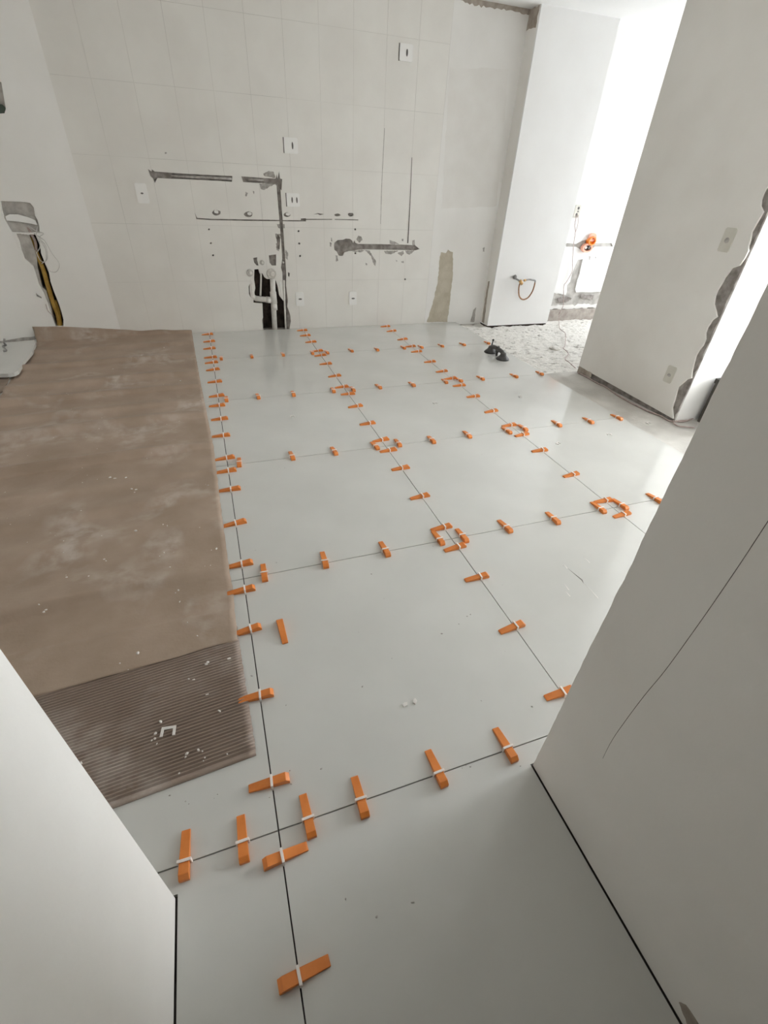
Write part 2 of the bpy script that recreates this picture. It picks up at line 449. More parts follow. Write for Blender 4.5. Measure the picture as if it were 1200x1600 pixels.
for k, p in enumerate(([(380, 225), (400, 188), (428, 196), (442, 235), (405, 262)], [(722, 235), (780, 252), (835, 277), (726, 275)],
          [(668, 347), (815, 345), (745, 382), (682, 374)], [(808, 372), (868, 345), (876, 372), (848, 404)], [(885, 345), (985, 342), (935, 386), (900, 372)],
          [(470, 340), (515, 342), (552, 405), (582, 452), (576, 506), (560, 490), (532, 405)], [(112, 210), (124, 212), (128, 250), (118, 250)],
          [(100, 255), (118, 262), (118, 305), (104, 300)], [(160, 390), (182, 395), (190, 450), (168, 460)], [(960, 240), (985, 232), (988, 286), (962, 285)], [(325, 345), (470, 338), (420, 362), (370, 358)],
          [(845, 455), (870, 450), (872, 475), (850, 470)], [(790, 440), (806, 448), (800, 462)], [(475, 470), (492, 480), (488, 498), (474, 492)], [(852, 220), (870, 222), (866, 245), (854, 244)])):
    patch('mortar_smear', BW, Z4(p, 500, 340, 6.667), M['smear'], wall_back, 20 + k, .01, .003)
for k, p in enumerate(([(845, 205), (880, 188), (912, 195), (922, 235), (890, 228), (850, 218)], [(820, 268), (920, 268), (850, 308), (830, 300)], [(735, 318), (750, 325), (738, 350), (732, 342)], [(780, 312), (790, 318), (788, 335)],
          [(930, 520), (978, 520), (980, 545), (940, 545)], [(920, 580), (958, 585), (955, 610), (925, 612)], [(985, 680), (1000, 700), (998, 745), (984, 730)], [(230, 70), (242, 72), (240, 82), (230, 82)],
          [(925, 640), (940, 640), (945, 690), (928, 680)])):
    patch('mortar_smear', BW, Z4(p, 200, 220, 4), M['smear'], wall_back, 50 + k, .01, .003)
for k, (u, v) in enumerate([(337, 332), (389, 335), (449, 335.5)]):   # pale plug standing in each punched hole
    a, b = BW.px(u + 1, v - 1)
    slabobj('plug', BW, ngon((a, b), .020, .013, 10, .15), [], .002, .014, M['plaster'], wall_back)
# conduit lying in the upper trench
obj('conduit', tube(bmesh.new(), [BW.at(268, 275, .004), BW.at(300, 276.6, .003), BW.at(332, 278, .003), BW.at(362, 279.4, .003)], .009, 10), M['smear'], wall_back, True)
obj('conduit', tube(bmesh.new(), [BW.at(388, 280.6, .006), BW.at(412, 282, .006)], .008, 10), M['smear'], wall_back, True)

# ---- left stretch of wall with its own trench
def lp(pts): return LW.poly(Z4(pts, 0, 300, 6.155))
lt_top = lp([(5, 85), (240, 98), (290, 105), (325, 150), (335, 225), (362, 270), (378, 330), (382, 392), (340, 385), (300, 392), (115, 385), (75, 320), (40, 250), (20, 180)])
lt_run = lp([(150, 390), (330, 395), (382, 480), (395, 590), (435, 690), (470, 770), (485, 860), (520, 960), (560, 1060), (592, 1150), (612, 1230), (610, 1290), (530, 1290), (500, 1200), (470, 1100), (420, 970), (370, 880), (340, 770), (315, 710), (270, 670), (235, 640), (205, 560), (185, 480)])
lt_deep = lp([(280, 420), (330, 400), (375, 480), (390, 590), (432, 700), (470, 790), (485, 870), (520, 970), (560, 1070), (606, 1230), (606, 1290), (535, 1290), (505, 1200), (480, 1080), (440, 950), (400, 920), (360, 740), (350, 620)])
lt_hole = LW.poly([(-30, 118), (2, 128), (9, 170), (7, 177), (-40, 180)])
lt_slit = lp([(345, 975), (400, 1010), (398, 1022), (352, 1002)])
lh = [lt_top, lt_run, lt_hole, lt_slit]
LWA = XW - XLC - .1
wall_left = struct(slabobj('wall_left', LW, rect(LWA, -.03, .03, ZC), [lt_deep], .020, .10, M['cement_light']), 'left stretch of white wall with an opened cable trench')
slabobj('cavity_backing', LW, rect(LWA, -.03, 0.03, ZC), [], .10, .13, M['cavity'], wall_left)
slabobj('plaster_coat', LW, rect(LWA, -.03, .002, ZC), lh, 0, .0205, M['plaster_left'], wall_left)
slabobj('trench_rim', LW, ragged(lp([(105, 385), (325, 392), (330, 412), (165, 400), (150, 402), (195, 560), (185, 560)]), .01, .003, 9), [], -.004, .019, M['plaster'], wall_left)
slabobj('mortar_smear', LW, ragged(LW.poly([(-60, 540), (0, 533), (25, 529), (56, 525), (56, 530), (30, 534), (-60, 546)]), .03, .003, 11), [], -.002, .002, M['smear'], wall_left)

slabobj('hole_patch', LW, LW.poly([(-30, 160), (3, 163), (8, 168), (7, 177), (-40, 180)]), [], .004, .0205, M['dark_green'], wall_left)  # dark green-black patch at the bottom of the upper hole
# ---- column, alcove wall, partition
column = struct(slabobj('wall_column', CF, ragged(CF.poly([(763, 506)]) + [(CX0, ZB)], 1, 0) and rect(CX0, -.012, CX1, ZC), [], 0, YA - YC, M['paint_bright']), 'bright white boxed column beside the alcove')
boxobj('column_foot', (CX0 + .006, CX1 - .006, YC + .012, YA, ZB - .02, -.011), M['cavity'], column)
boxobj('column_return', (CX0 - .0006, CX0, YC + .02, YB + .02, .0, ZC - .001), M['paint'], column)
patch_sd = Plane((CX0, 0, 0), (0, 1, 0), (0, 0, 1), (1, 0, 0))
slabobj('mortar_smear', patch_sd, ragged([(YC + .075, .0), (YC + .13, .0), (YC + .135, .42), (YC + .105, .43)], .03, .006, 13), [], -.0022, .001, M['brownpatch'], column)
slabobj('mortar_smear', patch_sd, ragged(rect(YC + .03, ZC - .13, YB, ZC - .002), .03, .01, 14), [], -.0022, .001, M['brownpatch'], column)

al_tr = AL.poly(Z4([(320, 505), (330, 500), (400, 505), (450, 480), (500, 470), (545, 500), (680, 500), (690, 528), (545, 528), (500, 560), (450, 560), (420, 540), (400, 528), (322, 528)], 820, 280, 5))
al_v = AL.poly(Z4([(415, 630), (455, 625), (445, 660), (430, 740), (410, 790), (395, 860), (400, 885), (330, 885), (330, 830), (355, 800), (370, 730)], 820, 280, 5))
alcove_low = [(CX1 - .3, -.05)] + [AL.px(u, v) for u, v in Z4([(225, 885), (250, 895), (262, 892), (320, 905), (330, 880), (400, 884), (450, 882), (520, 884), (600, 878), (700, 870)], 820, 280, 5)] + [(XF, .24)]
sk = alcove_low[1:] + [(XF, ZC), (CX1 - .3, ZC), (CX1 - .3, alcove_low[1][1])]
wall_alcove = struct(slabobj('wall_alcove', AL, rect(CX1 - .3, -.08, XF, ZC), [], .012, .14, M['cement_light']), 'sunlit white alcove wall with a broken lower edge')
slabobj('paint_coat', AL, sk, [al_tr, al_v], 0, .0125, M['paint_bright'], wall_alcove)
bm = bmesh.new()
slab(bm, AL, ragged([(CX1 - .3, -.06), (XF, -.06), (XF, .088), (CX1 - .3, .086)], .04, .004, 15), [], -.05, .013)
obj('kerb_strip', bm, M['kerb'], wall_alcove)
slabobj('plaster_ledge', AL, ragged([(CX1 - .3, .09), (XF, .09), (XF, .135), (CX1 - .3, .13)], .03, .012, 16), [], -.006, .013, M['plaster'], wall_alcove)
for k, p in enumerate(([(250, 930), (330, 915), (370, 930), (330, 960), (270, 965)], [(430, 900), (540, 905), (530, 940), (440, 930)], [(500, 600), (515, 605), (505, 635)], [(548, 605), (560, 610), (552, 620)])):
    slabobj('mortar_smear', AL, ragged(AL.poly(Z4(p, 820, 280, 5)), .012, .005, 70 + k), [], -.001, .002, M['smear'] if k > 1 else M['cement'], wall_alcove)

# partition with a hacked-off edge
edge_paint = PT.poly([(1051, 655), (1050, 637), (1054, 624), (1057, 612), (1059, 605), (1066, 599), (1073, 593), (1080, 591), (1081, 580), (1084, 567), (1087, 556), (1092, 547), (1098, 540), (1102, 530), (1102, 520), (1105, 512), (1112, 501), (1120, 495), (1118, 486), (1115, 475), (1117, 463), (1120, 455), (1129, 440), (1132, 434), (1139, 425), (1143, 419), (1155, 415), (1163, 404), (1169, 392), (1169, 384), (1172, 375), (1174, 363), (1180, 352), (1187, 340), (1192, 331), (1188, 322), (1189, 312), (1192, 303), (1195, 297), (1200, 290)])
edge_core = [(PY0 + R.uniform(.001, .012), z) for z in [i * .03 for i in range(0, 84)]]
pp = [(a, b) for a, b in edge_paint]
pp[0] = (pp[0][0], ZB)
top_a = pp[-1][0]
pp += [(top_a - .02, 1.42), (top_a + .02, 1.5), (top_a - .03, 1.65), (top_a, 1.8), (top_a - .02, 2.0), (top_a + .01, 2.2), (top_a, ZC)]
pp = [(max(a, PY0 + .003), b) for a, b in pp]
partition = struct(slabobj('wall_partition', PT, [(PY1, ZB), (PY1, ZC)] + [(a, min(b, ZC)) for a, b in reversed(edge_core)] + [(PY0, ZB)], [], .012, .14, M['cement']), 'grey white partition wall with a hacked-off ragged edge')
slabobj('paint_coat', PT, [(PY1, .03), (PY1, ZC)] + pp[::-1][:-1] + [(pp[0][0], .0)], [], 0, .0125, M['paint'], partition)
slabobj('bare_patch', PT, ragged([(PY1 - .18, ZB), (PY1 - .003, ZB), (PY1 - .003, .032), (PY1 - .10, .028), (PY1 - .17, .03)], .02, .004, 17), [], -.0005, .004, M['brownpatch'], partition)
struct(boxobj('wall_right', (XP + .020, XF, PY0 - .001, PY0 + .13, ZB - .02, ZC), M['paint_bright']), 'bright white wall beyond the ragged partition edge')

# corridor walls on either side of the viewpoint
zz = [i * .05 for i in range(0, 50)]
chip = {}
def chipped(z):
    n = noise.noise(Vector((z * 9, 3.1, 0))) * .0018 + noise.noise(Vector((z * 40, 1.1, 0))) * .0012
    if .62 < z < .80: n -= .003 * max(0, noise.noise(Vector((z * 22, 5.5, 0))) + .25)
    return YN + min(n, .001)
pr = [(-2.85, .0), (-2.85, ZC)] + [(chipped(z), z) for z in reversed([.001 + i * .0125 for i in range(0, 198)]) if z < ZC]
wall_cr = struct(slabobj('wall_corridor_right', NR, pr, [], 0, .14, M['paint']), 'shaded white corridor wall with a long hairline crack at right')
boxobj('wall_foot', (XR + .004, XR + .13, -2.85, YN - .004, -.02, .002), M['bed'], wall_cr)
cr = [(1215, 793), (1200, 815), (1160, 876), (1120, 935), (1085, 985), (1040, 1047), (1007, 1087), (977, 1127), (953, 1163), (927, 1217), (898, 1271)]
cp = smooth_path([NR.at(u, v, .0006) for u, v in cr], 5)
obj('crack', tube(bmesh.new(), cp,   .0008, 6, [.0003 + .0006 * min(1, i / 12) for i in range(len(cp))][::-1]), M['crack'], wall_cr)
slabobj('bare_patch', NR, ragged(NR.poly([(1061, 1566), (1072, 1570), (1092, 1600), (1100, 1630), (1085, 1630)]), .006, .0015, 31), [], -.0005, .001, M['brownpatch'], wall_cr)
struct(boxobj('wall_front_right', (XR + .14, XF, YN - .14, YN, ZB - .02, ZC), M['paint']), 'front wall to the right of the doorway')
wall_cl = struct(boxobj('wall_corridor_left', (XL - .14, XL, -2.85, YN, .0, ZC), M['paint'], bevel=.0015), 'white corridor wall corner at lower left')
boxobj('wall_foot', (XL - .13, XL - .004, -2.85, YN - .004, -.02, .002), M['bed'], wall_cl)
struct(boxobj('wall_front_left', (XW, XL - .14, YN - .14, YN, -.02, ZC), M['paint']), 'front wall to the left of the doorway')
struct(boxobj('wall_far_left', (XW - .12, XW, -.3, YB + .1, -.03, ZC), M['paint']), 'left side wall of the room')
struct(boxobj('wall_corridor_end', (XL - .14, XR + .14, -2.97, -2.85, -.03, ZC), M['paint']), 'end wall of the corridor behind the viewpoint')
struct(slabobj('wall_outer', Plane((XF, 0, 0), (0, 1, 0), (0, 0, 1), (1, 0, 0)), rect(-.3, ZB - .05, YA + .14, ZC), [rect(a, c, b, d) for a, b, c, d in WINDOWS], 0, .14, M['paint']), 'outer wall with two large window openings')
for k, (y0, y1, z0, z1) in enumerate(WINDOWS):
    bm = bmesh.new()
    f = .045
    box(bm, XF + .03, XF + .09, y0, y0 + f, z0, z1); box(bm, XF + .03, XF + .09, y1 - f, y1, z0, z1)
    box(bm, XF + .03, XF + .09, y0 + f, y1 - f, z0, z0 + f); box(bm, XF + .03, XF + .09, y0 + f, y1 - f, z1 - f, z1)
    struct(obj('window_%d' % (k + 1), bm, M['frame']), 'open white framed window in the outer wall')

# ================================================================== CARDBOARD ON THE FLOOR
def lerp_tab(tab, y):
    for (y0, x0), (y1, x1) in zip(tab, tab[1:]):
        if y0 <= y <= y1: return x0 + (x1 - x0) * (y - y0) / (y1 - y0)
    return tab[0][1] if y < tab[0][0] else tab[-1][1]
rt = sorted([(b, a) for a, b in FL.poly([(300, 519), (304, 545), (307, 562), (312, 590), (318, 620), (326, 660), (334, 700), (345, 790), (357, 880), (365, 930), (372, 1003)])])
lt = sorted([(b, a) for a, b in FL.poly([(58, 534), (55, 548), (40, 565), (30, 582), (19, 590), (9, 612), (0, 620)])])
lt = [(0.2, -1.55), (lt[0][0] - .25, -1.52)] + lt
y_end = YB - .028
def card_low(s):    # lower torn edge, s from 0 (left) to 1 (right)
    y = .56 * T + (.665 - .56) * T * s
    return y + .004 * noise.noise(Vector((s * 30, 4, 0))) + .006 * noise.noise(Vector((s * 9, 8, 0)))
RIDGES = [(FL.px(150, v_)[1] + .04, h_, w_) for v_, h_, w_ in [(528, .030, .06), (547, .020, .09), (570, .026, .08), (600, .020, .08), (622, .028, .07), (648, .018, .07), (672, .022, .07), (728, .034, .055), (770, .018, .08), (810, .016, .08), (862, .016, .09), (945, .024, .10)]]
def card_z(x, y):
    v = y - .07 * (x + .45) + .03 * noise.noise(Vector((x * 1.2, y * .6, 4)))
    z = .004
    fade = .30 + .70 * min(1, max(0, (-.06 - x) / .35))
    for v0, h, wd in RIDGES:
        d = (v - v0) / wd
        k = math.exp(-d * d * ((14.0 if h > .023 else 5.0) if d < 0 else .8))       # steeper towards the doorway
        z += h * 1.8 * fade * k * (.75 + .5 * noise.noise(Vector((x * 1.1, v0 * 7, 0))))
    z += .003 * noise.noise(Vector((x * 3, y * 3, 1)))
    return max(.010 if y < .75 else .003, z)
bm = bmesh.new()
NX, NY = 70, 440
grid = []
for j in range(NY + 1):
    row = []
    for i in range(NX + 1):
        s = i / NX
        yl = card_low(s); tt = j / NY
        xe_ = -1.30 + 1.15 * s
        ye_ = min(YB, YB + math.tan(_t) * (xe_ - XLC)) - .032
        y = yl + (ye_ - yl) * tt
        xl, xr = lerp_tab(lt, y), lerp_tab(rt, y)
        if i == NX: xr += .003 * noise.noise(Vector((y * 25, 0, 0)))
        x = xl + (xr - xl) * s
        z = card_z(x, y)
        if j == 0: z += .003 * noise.noise(Vector((s * 25, 1, 0)))
        row.append(bm.verts.new((x, y, z)))
    grid.append(row)
base = grid[-1]                       # sheet runs up the back wall a little
for k in range(1, 6):
    row = []
    for i in range(NX + 1):
        s = i / NX; v0 = base[i].co
        hh = (.072 - .05 * s + .008 * noise.noise(Vector((s * 7, 6, 0)))) * k / 5
        wall_y = (YB if v0.x > XLC else YB + math.tan(_t) * (v0.x - XLC)) - .006
        row.append(bm.verts.new((v0.x, v0.y + (wall_y - v0.y) * min(1, k / 2.5), v0.z + hh)))
    grid.append(row)
for j in range(len(grid) - 1):
    for i in range(NX):
        bm.faces.new((grid[j][i], grid[j][i + 1], grid[j + 1][i + 1], grid[j + 1][i]))
sheet = obj('cardboard_sheet', bm, M['kraft'], smooth=True, recalc=False)
so = sheet.modifiers.new('thickness', 'SOLIDIFY'); so.thickness = .0022; so.offset = -1
tag(sheet, 'long smooth brown kraft cardboard sheet with dusty folds, running up to back wall', 'cardboard')

bm = bmesh.new()
TR, BR = Vector((-.048, .74)) * T, Vector((-.033, .236)) * T
TLc, BL = Vector((-.95, .64)) * T, Vector((-.95, .172)) * T
NR_, NXX = 44 * 10, 36
gr = []
for j in range(NR_ + 1):
    t = j / NR_; row = []
    for i in range(NXX + 1):
        s = i / NXX
        p = (TLc.lerp(TR, s)).lerp(BL.lerp(BR, s), t)
        ph = j / 10 * 2 * math.pi
        z = .0050 + .0034 * math.sin(ph) + .0006 * noise.noise(Vector((p.x * 6, p.y * 6, 0)))
        p2 = p + Vector((0, .0012 * noise.noise(Vector((p.x * 5, p.y * 2, 3)))))
        if i == NXX: p2.x += .0025 * noise.noise(Vector((0, p.y * 60, 9)))
        row.append(bm.verts.new((p2.x, p2.y, z)))
    gr.append(row)
for j in range(NR_):
    for i in range(NXX):
        bm.faces.new((gr[j + 1][i], gr[j + 1][i + 1], gr[j][i + 1], gr[j][i]))
# rolled lower lip
lipv = [(-.001, -.0015), (-.002, -.004)]
prev = gr[-1]
for dy, zz_ in [(-.003, .0075), (-.010, .0085), (-.014, .007), (-.0155, .003), (-.0155, .0006)]:
    row = [bm.verts.new((v.co.x, v.co.y + dy, zz_)) for v in gr[-1]]
    for i in range(NXX): bm.faces.new((row[i], row[i + 1], prev[i + 1], prev[i]))
    prev = row
ribbed = obj('fluted_cardboard', bm, M['rib'], smooth=True, recalc=False)
tag(ribbed, 'ribbed brown corrugated cardboard with fine parallel flutes, nearest the doorway', 'cardboard')
soo = ribbed.modifiers.new('thickness', 'SOLIDIFY'); soo.thickness = .0012; soo.offset = -1

off = FL.poly([(-90, 600), (0, 588), (17, 587), (18, 592), (9, 612), (-10, 622), (-120, 640)])
tag(slabobj('cardboard_offcut', FL, [(a - .012, b) for a, b in off], [], -.006, -.0005, M['offcut']), 'small brown cardboard offcut beside the white slab at left edge', 'cardboard')
sl = [FL.px(u, v, -.045) for u, v in [(-150, 589), (0, 584.5), (12, 584), (22, 582.5), (28, 579), (36, 565), (50, 549), (55, 536), (54, 531), (0, 536), (-150, 550)]]
bm = slab(bmesh.new(), FL, sl, [], -.045, -.02)
o = obj('white_slab', bm, M['tile']); tag(o, 'white raised slab with a rounded corner at the far left edge', 'slab')
for k, (u, v) in enumerate([(26, 566), (-100, 578), (10, 545), (-100, 558)]):
    c = FL.at(u, v, -.045)
    boxobj('spacer_block', (c.x - .03, c.x + .03, c.y - .03, c.y + .03, .0, .0205), M['cement_light'], o)
hk = [FL.at(7, 530, -.10), FL.at(6.5, 536, -.085), FL.at(9.5, 539, -.07), FL.at(4.5, 541, -.062), FL.at(8, 545, -.055), FL.at(9.5, 547.5, -.051), FL.at(5, 548.5, -.051)]
hook = obj('bent_fitting', tube(bmesh.new(), smooth_path(hk, 6), .007, 8), M['steel'], smooth=True)
tag(hook, 'small bent grey metal fitting standing on the white slab', 'fitting')

# ================================================================== TILE LEVELLING CLIPS
def make_wedge_mesh():
    prof = [(0, 0), (0, .0045), (.004, .006), (.088, .0180), (.0945, .0188), (.104, .0105), (.104, 0)]
    W = .0115
    bm = bmesh.new()
    a = [bm.verts.new((x, -W * (.86 + .14 * x / .104), z)) for x, z in prof]
    b = [bm.verts.new((x, W * (.86 + .14 * x / .104), z)) for x, z in prof]
    bm.faces.new(a); bm.faces.new(b[::-1])
    for i in range(len(prof)):
        k = (i + 1) % len(prof)
        bm.faces.new((a[i], b[i], b[k], a[k]))
    bmesh.ops.recalc_face_normals(bm, faces=bm.faces)
    bmesh.ops.bevel(bm, geom=[e for e in bm.edges], offset=.0007, segments=1, affect='EDGES')
    me = bpy.data.meshes.new('wedge'); bm.to_mesh(me); bm.free(); me.materials.append(M['orange']); return me
def make_strap_mesh():
    bm = bmesh.new()
    h = .0165
    box(bm, -.003, .003, -.0155, -.0122, -.006, h, bevel=.0006)
    box(bm, -.003, .003, .0122, .0155, -.006, h, bevel=.0006)
    box(bm, -.0032, .0032, -.0155, .0155, h - .0005, h + .0028, bevel=.0008)
    bmesh.ops.recalc_face_normals(bm, faces=bm.faces)
    me = bpy.data.meshes.new('clip_strap'); bm.to_mesh(me); bm.free(); me.materials.append(M['strap']); return me
WEDGE, STRAP = make_wedge_mesh(), make_strap_mesh()
ORD = ['first', 'second', 'third', 'fourth', 'fifth', 'sixth', 'seventh', 'eighth', 'ninth', 'tenth', 'eleventh', 'twelfth', 'thirteenth', 'fourteenth',
       'fifteenth', 'sixteenth', 'seventeenth', 'eighteenth', 'nineteenth', 'twentieth', 'twenty-first', 'twenty-second', 'twenty-third', 'twenty-fourth']
J = {0: [(327, 521), (329, 532), (330, 543), (330, 557), (332, 565), (333, 576), (336, 595), (340, 617), (342, 632), (345, 653), (348, 679), (354, 714), (357, 734), (360, 763), (367, 816), (376, 880), (382, 920), (390, 982), (406, 1085), (426, 1220), (439, 1338), (466, 1525)],
     1: [(472, 515), (476, 523), (486, 533), (496, 547), (499, 554), (511, 567), (523, 586), (537, 603), (545, 614), (558, 633), (577, 660), (596, 686), (609, 702), (627, 730), (658, 774), (694, 822), (715, 853), (749, 900), (805, 977), (881, 1080)],
     2: [(601, 509), (612, 516), (627, 529), (643, 540), (652, 548), (671, 564), (689, 579), (704, 590), (718, 601), (740, 618), (768, 641), (797, 663), (814, 678), (847, 702), (895, 740), (944, 781), (970, 803)]}
CJ = {0: [(288, 1342), (379, 1315), (481, 1277), (563, 1246), (685, 1205), (792, 1165)],
      1: [(412, 892), (507, 875), (602, 858), (687, 842), (723, 836), (792, 823), (868, 811), (940, 795), (972, 788), (1021, 775)],
      2: [(373, 719), (456, 711), (522, 703), (585, 693), (622, 691), (674, 685), (732, 679), (792, 671), (820, 669), (874, 663), (922, 657), (967, 652)],
      3: [(354, 625), (404, 621), (459, 616), (522, 611), (552, 608), (593, 604), (645, 600), (697, 596), (721, 595), (755, 592), (807, 588), (849, 585)],
      4: [(346, 561), (394, 558), (443, 555), (489, 552), (512, 551), (550, 548), (591, 547), (634, 545), (659, 542), (691, 540), (725, 538), (764, 536)]}
def clip(x, y, rz, label, shift=0.0):
    o = empty('levelling_clip', (x, y, 0), rz)
    tag(o, label, 'tile clip', 'orange levelling clips along the tile joints')
    wd = link('wedge', WEDGE, None, o); wd.location = (-.062 + shift, 0, .0002)
    st = link('clip_strap', STRAP, None, o); st.location = (R.uniform(-.0012, .0012), 0, -.0008 - shift * .1)
    return o
JN = {0: 'the long joint beside the cardboard', 1: 'the middle long joint', 2: 'the long joint towards the suction lifter'}
CN = {0: 'the cross joint nearest the doorway', 1: 'the second cross joint from doorway', 2: 'the middle cross joint', 3: 'the second cross joint from back wall', 4: 'the cross joint nearest back wall'}
for k, pts in J.items():
    for n, (u, v) in enumerate(pts):
        _, y = FL.px(u, v, -.012)
        y = min(y, YB - .02)
        flip = k == 0 and n >= 20
        clip(k * T, y, math.radians(R.uniform(-4, 5)) + (math.pi if flip else 0), 'orange wedge clip, %s from back wall on %s' % (ORD[n], JN[k]), R.uniform(-.008, .006))
for k, pts in CJ.items():
    for n, (u, v) in enumerate(pts):
        x, _ = FL.px(u, v, -.012)
        clip(x, k * T, -math.pi / 2 + math.radians(R.uniform(-4, 4)), 'orange wedge clip, %s from cardboard on %s' % (ORD[n], CN[k]), R.uniform(-.008, .006))
# the loose wedge
p0, p1 = FL.at(437, 972), FL.at(446, 1006)
lw = link('loose_wedge', WEDGE.copy()); lw.data.name = 'loose_wedge'
lw.location = (p1.x, p1.y, 0); lw.rotation_euler = (0, 0, math.atan2(p0.y - p1.y, p0.x - p1.x))
tag(lw, 'loose orange wedge lying alone on the white tile without a clip', 'wedge')

# ================================================================== SUCTION LIFTER
c1, c2 = FL.at(766.3, 549.5, -.006), FL.at(785.3, 560.5, -.006)
lift = empty('suction_lifter', ((c1.x + c2.x) / 2, (c1.y + c2.y) / 2, 0), math.atan2(c2.y - c1.y, c2.x - c1.x))
tag(lift, 'dark grey double suction cup lifter standing on the white tile', 'suction lifter')
D = (c2 - c1).length / 2
for s in (-1, 1):
    cup = obj('suction_cup', lathe(bmesh.new(), [(0, 0), (.050, 0), (.056, .002), (.057, .007), (.054, .013), (.046, .020), (.038, .028), (.030, .036), (.026, .050), (.022, .060), (0, .062)], 28, Matrix.Translation((s * D, 0, 0))), M['grey_rubber'], lift, True)
    obj('rim', lathe(bmesh.new(), [(.0545, .0005), (.0585, .001), (.0592, .005), (.0568, .0085), (.0545, .0095)], 28, Matrix.Translation((s * D, 0, 0))), M['black_rubber'], cup, True)
path = smooth_path([(-D, 0, .046), (-D * .75, 0, .058), (-D * .35, 0, .064), (D * .35, 0, .064), (D * .75, 0, .058), (D, 0, .046)], 6)
obj('handle', tube(bmesh.new(), path, .018, 12), M['grey_rubber'], lift, True)
lv = obj('lever', tube(bmesh.new(), [(-D, .0, .05), (-D - .006, .008, .075), (-D - .012, .016, .105)], .006, 8), M['black_rubber'], lift, True)
obj('lever_knob', lathe(bmesh.new(), [(0, -.011), (.008, -.008), (.011, 0), (.008, .008), (0, .011)], 12, Matrix.Translation((-D - .013, .017, .108))), M['black_rubber'], lv, True)
bm = bmesh.new()
box(bm, -.012, .012, -.006, .006, 0, .074, Matrix.Translation((D, .012, .094)) @ Matrix.Rotation(math.radians(-144), 4, 'X'), .003)
obj('lever', bm, M['black_rubber'], lift)
bm = bmesh.new()
box(bm, -.012, .012, -.015, .015, .030, .086, Matrix.Translation((D - .006, 0, 0)), .004)
obj('lever_housing', bm, M['grey_rubber'], lift)

# ================================================================== SOCKETS AND PLATES
def plate(name, plane, uv, wa, hb, label, slots, group=None, material='white_plastic', th=.008, edge_shade=False, rot=0.0):
    a, b = plane.px(*uv)
    o = empty(name, plane.pt(a, b, 0))
    tag(o, label, 'wall plate', group)
    def local(bm):
        loc = o.location
        for v in bm.verts: v.co -= loc
        return bm
    bm = bmesh.new()
    bw, bh = wa / 2, hb / 2
    c = .008
    out = [(-bw + c, -bh), (bw - c, -bh), (bw, -bh + c), (bw, bh - c), (bw - c, bh), (-bw + c, bh), (-bw, bh - c), (-bw, -bh + c)]
    cr_, sr_ = math.cos(rot), math.sin(rot)
    out = [(a + x * cr_ - y * sr_, b + x * sr_ + y * cr_) for x, y in out]
    slab(bm, plane, out, [], -th, .002)
    obj('cover', local(bm), M[material], o)
    if edge_shade:  # dark strip paints the shadow along the plate's left edge
        bm = slab(bmesh.new(), plane, rect(a - bw - .007, b - bh, a - bw, b + bh), [], -.001, .003)
        obj('edge_shade_strip', local(bm), M['slot'], o)
    for (sx, sy, sw, sh) in slots:
        bm = slab(bmesh.new(), plane, ngon((a + sx, b + sy), sw / 2, sh / 2, 12), [], -th - .0015, -th + .001)
        obj('socket_slot', local(bm), M['smear' if plane is PT else 'slot'], o)
    return o
plate('blank_plate', BW, (222, 302), .085, .135, 'blank white wall plate with small centre hole, left of the trench', [(0, 0, .022, .012)], None, 'white_plastic', .010)
plate('switch_plate', BW, (454.5, 227.5), .115, .105, 'square white wall plate with one slot, above the two-slot plate', [(.012, 0, .014, .05)], None, 'white_plastic', .007, True)
plate('double_socket_plate', BW, (458, 312.5), .115, .100, 'square white wall plate with two slots, right of the vertical trench', [(-.01, 0, .013, .045), (.032, 0, .013, .045)], None, 'white_plastic', .007, True)
plate('switch_plate', BW, (634.5, 82.5), .115, .105, 'white wall plate with one slot, highest on the back wall', [(.006, 0, .016, .045)], None, 'white_plastic', .007, True)
plate('low_socket_plate', BW, (468.5, 467), .08, .125, 'low white socket plate beside the exposed drain pipes', [(.002, 0, .035, .014)], None, 'white_plastic', .012)
plate('low_socket_plate', BW, (551, 466), .08, .125, 'low white socket plate below the horizontal grey trench', [(.002, 0, .035, .014)], None, 'white_plastic', .012)
plate('partition_plate', PT, (1137, 375), .075, .125, 'beige wall plate at switch height on the partition', [(0, -.002, .03, .03)], None, 'grey_plate', .005)
plate('partition_plate', PT, (1047, 585), .07, .115, 'beige socket plate low on the partition wall', [(0, -.005, .03, .022)], None, 'grey_plate', .005)
plate('alcove_socket', AL, (901.5, 330), .07, .115, 'open socket with dark holes and hanging wires on the alcove wall', [(.004, .028, .026, .028), (.006, -.002, .018, .016), (-.004, -.030, .026, .028)], None, 'grey_plate', .010)

# ================================================================== PIPES IN THE BACK WALL CHASE
dp = empty('drain_pipe', BW.at(428, 514, .03)); tag(dp, 'white plastic drain pipes exposed in the dark wall chase', 'pipe')
def pp_obj(name, pts, r, material='pvc', smooth_n=0, parent=dp, seg=16):
    P = [BW.at(u, v, d) for u, v, d in pts]
    if smooth_n: P = smooth_path(P, smooth_n)
    bm = tube(bmesh.new(), P, r, seg)
    for v in bm.verts: v.co -= dp.location
    return obj(name, bm, M[material], parent, True)
pp_obj('riser', [(426, 436, .012), (427, 470, .012), (429.5, 515, .012)], .025)
pp_obj('coupling', [(426.5, 456, .012), (428.3, 474, .012)], .031)
pp_obj('coupling', [(428.3, 475, .012), (429, 484, .012)], .029)
pp_obj('branch', [(399, 466.5, .012), (414, 468, .012), (425, 469, .012)], .025)
pp_obj('coupling', [(415.5, 468, .012), (423, 469, .012)], .029)
pp_obj('elbow', [(393, 436, .022), (393.5, 455, .02), (395, 463, .02), (401, 466.6, .02)], .024, smooth_n=6)
